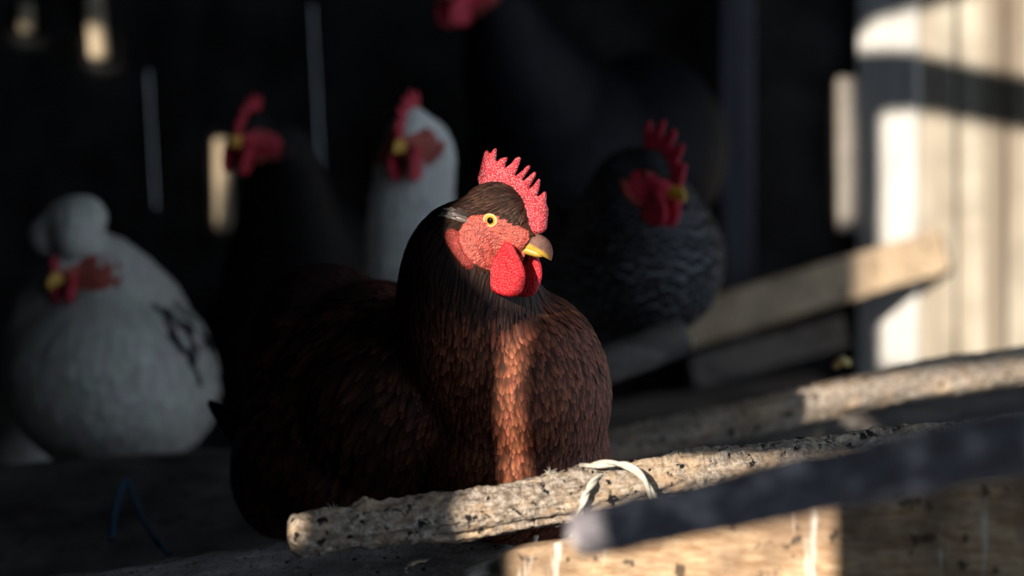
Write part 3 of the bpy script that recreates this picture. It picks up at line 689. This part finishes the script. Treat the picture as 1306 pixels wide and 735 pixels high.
# tail and wing tip feathers at the rear of the red hen
for i, (pa, pb, wd) in enumerate((((345, 545, 1.95), (267, 514, 2.03), .011), ((350, 560, 1.97), (282, 540, 2.06), .010))):
    big_feather('tail_feather', P(*pa), P(*pb), wd, (.016, .010, .010), M['red_f'], hen)
big_feather('wing_quill', P(345, 520, 1.88), P(405, 628, 1.835), .006, (.13, .055, .03), M['red_f'], hen)

# ---- white hen in the middle
def wsize(sc=1., dark=None, base_c=(.90, .88, .82)):
    def f(p, h, hd):
        px = 653+p.x/p.y*F; py = 367.5-(p.z-CZ)/p.y*F; c = base_c
        if dark and dark(px, py, p): c = (.03, .03, .035)
        if hd < .04: return (.013*sc, .006*sc, jit(c, .08), False)
        if hd < .08: return (.028*sc, .010*sc, jit(c, .08), False)
        return (.040*sc, .018*sc, jit(c, .10), False)
    return f
def csize(c, sc=1.):
    def f(p, h, hd):
        if hd < .04: return (.013*sc, .006*sc, jit(c), False)
        if hd < .08: return (.028*sc, .010*sc, jit(c), False)
        return (.040*sc, .020*sc, jit(c), False)
    return f
GCOMB = [(-.020, .012), (-.030, .030), (-.032, .046), (-.026, .050), (-.020, .040), (-.014, .056), (-.008, .055), (-.006, .040), (.004, .052), (.010, .048), (.010, .034), (.020, .042), (.025, .036), (.024, .022), (.033, .024), (.036, .012), (.036, .0), (.028, -.004), (.012, .008), (-.006, .014)]
LCOMB = [(x, z*.78) for x, z in GCOMB]
SCOMB = [(-.010, .010), (-.016, .020), (-.012, .026), (-.004, .022), (.002, .030), (.010, .026), (.016, .018), (.026, .016), (.032, .006), (.030, -.002), (.014, .006)]
base = dict(comb_mat=M['comb_far'], wat_mat=M['comb_far'], beak_mat=M['beak_far'], low_mat=M['beak_far'], eye_mat=M['eye_far'], face_mat=M['comb_far'], lid_mat=M['comb_far'], vox=.005, smooth=8, cand=26000, pack=.5)
wh = dict(base, head=Frame(P(541, 168, 2.36), -112, 16, k=.92, side=1), comb=LCOMB, down=M['wht_b'], fmat=M['wht_f'], face_mat=M['face'],
    label='white hen with red face standing directly behind the red hen', size=wsize(),
    body=[(565, 420, 2.44, 88, .08, 110, 0), (572, 510, 2.38, 92, .08, 92, 0)],
    neck=[(532, 195, 2.40, 46), (526, 250, 2.41, 52), (527, 310, 2.42, 58), (545, 380, 2.43, 78)],
    flow=[(530, 200, 2.4, (0, 0, -1)), (530, 300, 2.4, (0, 0, -1)), (545, 420, 2.4, (0, .1, -1)), (600, 450, 2.5, (.3, .2, -1))])
build_hen(wh)
# ---- black hen at left
bl = dict(base, head=Frame(P(332, 170, 2.50), -108, 10, roll=-10, k=.88, side=1), comb=LCOMB, down=M['blk_b'], fmat=M['blk_f'],
    label='black hen with red comb facing left in front of a pale streak', size=csize((.009, .0085, .009)),
    body=[(385, 400, 2.74, 105, .10, 110, 0), (400, 330, 2.76, 75, .09, 80, 0), (360, 440, 2.72, 100, .09, 100, 0)],
    neck=[(356, 190, 2.54, 40), (364, 235, 2.58, 50), (370, 290, 2.63, 66), (376, 350, 2.69, 90)],
    flow=[(355, 200, 2.4, (.1, 0, -1)), (365, 300, 2.45, (.1, 0, -1)), (400, 400, 2.5, (.5, .3, -1))])
build_hen(bl)
# ---- barred hen at right
ba = dict(base, head=Frame(P(824, 222, 2.21), -40, 22, k=.88, side=-1), comb=GCOMB, down=M['blk_b'], fmat=M['bar_f'],
    label='dark grey barred hen with bright yellow beak facing right', size=csize((.008, .008, .009), .85), cand=40000,
    body=[(815, 340, 2.35, 105, .10, 92, 0), (770, 350, 2.39, 90, .09, 85, 0), (845, 330, 2.39, 76, .08, 88, 0), (745, 310, 2.43, 70, .06, 80, 0)],
    neck=[(812, 235, 2.25, 48), (812, 265, 2.28, 66), (815, 300, 2.32, 88)],
    flow=[(815, 240, 2.35, (0, 0, -1)), (820, 320, 2.36, (.1, 0, -1)), (760, 330, 2.45, (-.5, .2, -.9)), (880, 330, 2.5, (.4, .3, -1)), (820, 400, 2.4, (0, 0, -1))])
build_hen(ba)
# ---- crested white hen at left
hw = Frame(P(104, 330, 2.36), -128, 30, k=.88, side=1)
cw = dict(base, head=hw, comb=SCOMB, face_mat=M['face'], down=M['wht_b'], fmat=M['wht_f'],
    label='plump white hen with puffy crest and black flecked neck at far left', size=wsize(1.1, lambda px, py, p: 185 < px < 250 and 355 < py < 445 and abs((py-355)-(px-190)*1.2) < 42 and random.random() < .6, (.70, .67, .61)),
    crest=[((-.022, .004, .036), (.036, .036, .028)), ((-.004, .020, .030), (.026, .022, .024)), ((-.004, -.020, .030), (.026, .022, .024))],
    body=[(142, 480, 2.42, 132, .115, 120, 0), (110, 440, 2.46, 100, .10, 110, 0), (190, 500, 2.48, 85, .10, 85, 0), (40, 560, 2.62, 60, .08, 70, 0)],
    neck=[(125, 345, 2.39, 46), (140, 375, 2.40, 66), (148, 420, 2.42, 92)],
    flow=[(120, 340, 2.35, (.1, 0, -1)), (60, 420, 2.4, (-.4, .1, -1)), (140, 460, 2.3, (0, 0, -1)), (220, 420, 2.4, (.5, .1, -1)), (200, 540, 2.4, (.2, .1, -1))])
build_hen(cw)
# ---- black hen highest at the back, head cut by the top of the frame
tp = dict(base, head=Frame(P(607, -24, 2.70), -140, 5, k=1.0, side=1), comb=GCOMB, down=M['blk_b'], fmat=M['blk_f'],
    label='black hen high at the back with only its red wattles showing', size=csize((.006, .006, .009), 1.1),
    body=[(720, 200, 2.88, 120, .10, 125, 0), (820, 190, 2.92, 105, .09, 120, 0), (680, 130, 2.84, 85, .08, 85, 0), (740, 290, 2.90, 130, .08, 70, 0)],
    neck=[(632, 10, 2.74, 40), (645, 50, 2.77, 52), (662, 95, 2.80, 72)],
    flow=[(640, 20, 2.5, (.1, 0, -1)), (700, 160, 2.6, (.5, 0, -1)), (820, 180, 2.7, (.8, 0, -.7)), (740, 260, 2.6, (.4, 0, -1))])
build_hen(tp)

# ------------------------------------------------------------------ twine, straw, down
def cord(name, pts, r, mat, label=None, cat=None, parent=None, strands=2, n=10):
    path = catmull(pts, n); V = []; Fc = []; seg = 8; L = 0
    for st_ in range(strands):
        b0 = len(V); L = 0
        for i, c in enumerate(path):
            a = path[max(i-1, 0)]; b = path[min(i+1, len(path)-1)]; t = (b-a).normalized(); s1 = t.cross(Vector((0, .3, 1))).normalized(); s2 = t.cross(s1)
            if i: L += (c-path[i-1]).length
            ph = L/(r*5)*2+st_*2*math.pi/strands; off = (s1*math.cos(ph)+s2*math.sin(ph))*(r*.5 if strands > 1 else 0)
            for j in range(seg):
                th = 2*math.pi*j/seg; V.append(c+off+(s1*math.cos(th)+s2*math.sin(th))*r*(.62 if strands > 1 else 1))
        for i in range(len(path)-1):
            for j in range(seg): k = (j+1) % seg; Fc.append((b0+i*seg+j, b0+i*seg+k, b0+(i+1)*seg+k, b0+(i+1)*seg+j))
    o = mk(name, V, Fc, mat, parent=parent)
    if label: tag(o, label, cat)
    return o
tw = cord('twine', [P(728, 600, 1.69), P(752, 594, 1.672), P(790, 592, 1.664), P(815, 604, 1.66), P(830, 628, 1.66), P(838, 650, 1.665), P(842, 672, 1.68)], .0027, M['twine'], 'cream twine looped over the sunlit perch log, right strand', 'twine')
cord('strand', [P(765, 606, 1.672), P(752, 622, 1.658), P(742, 645, 1.655), P(736, 668, 1.66), P(728, 690, 1.668)], .0024, M['twine'], parent=tw)
cord('twine', [P(684, 684, 1.645), P(682, 700, 1.642), P(688, 722, 1.64), P(696, 750, 1.64)], .0022, M['twine'], 'short cream twine end hanging below the sunlit perch log', 'twine')
cord('twine', [P(730, 684, 1.6), P(731, 710, 1.585), P(728, 750, 1.585)], .0018, M['twine'], 'thin cream twine hanging against the soiled board', 'twine')
fx = None; V0 = []
fr_o = bpy.data.objects.new('frayed_rope', None); COL.objects.link(fr_o); fr_o.location = P(600, 740, 1.62); tag(fr_o, 'frayed whitish rope end at the bottom edge under the perch', 'rope')
for i in range(16):
    t = i/15; cord('strand', [P(585-t*6, 752, 1.62), P(600+random.uniform(-4, 4), 728+t*10, 1.615-t*.01), P(632+random.uniform(-5, 5), 716+t*16, 1.61), P(662+random.uniform(-6, 6), 722+t*14, 1.61), P(684+random.uniform(-4, 4), 742+t*12, 1.615)], .0010, M['twine'], parent=fr_o, strands=1)
bt = cord('blue_twine', [P(142, 690, 2.03), P(147, 650, 2.10), P(158, 616, 2.23), P(166, 620, 2.23), P(178, 655, 2.12), P(200, 690, 2.03), P(216, 708, 2.01)], .0027, M['blue'], 'blue baler twine hanging from the dark beam', 'twine')
tag(cord('straw', [P(1066, 466, 2.24), P(1074, 459, 2.23), P(1082, 464, 2.235)], .0035, M['straw'], strands=1), 'small yellowish straw wisp on the blurred middle perch', 'straw')
def down_tuft(p, s, label):
    V = []; Fc = []
    for i in range(46):
        d = Vector((random.gauss(0, 1), random.gauss(0, .6), abs(random.gauss(0, .6)))).normalized(); L = s*random.uniform(.5, 1.2); side = d.cross(Vector((random.random(), random.random(), random.random()))).normalized()*.00022
        b = len(V); mid = d*L*.5+Vector((0, 0, L*.15)); third = d.cross(side).normalized()*.00022
        for c in (Vector(), mid, d*L): V.extend([p+c+side, p+c-side, p+c+third])
        for i_ in (0, 3):
            for a, c in ((0, 1), (1, 2), (2, 0)): Fc.append((b+i_+a, b+i_+c, b+i_+3+c, b+i_+3+a))
    tag(mk('down_feather', V, Fc, M['twine'], smooth=False), label, 'feather')
down_tuft(P(426, 654, 1.632), .007, 'white downy tuft on the left end of the sunlit perch')
down_tuft(P(702, 607, 1.67), .006, 'small white down tuft on the perch below the breast of the red hen')
down_tuft(P(1062, 566, 1.75), .006, 'tiny white down tuft on the far right of the sunlit perch')
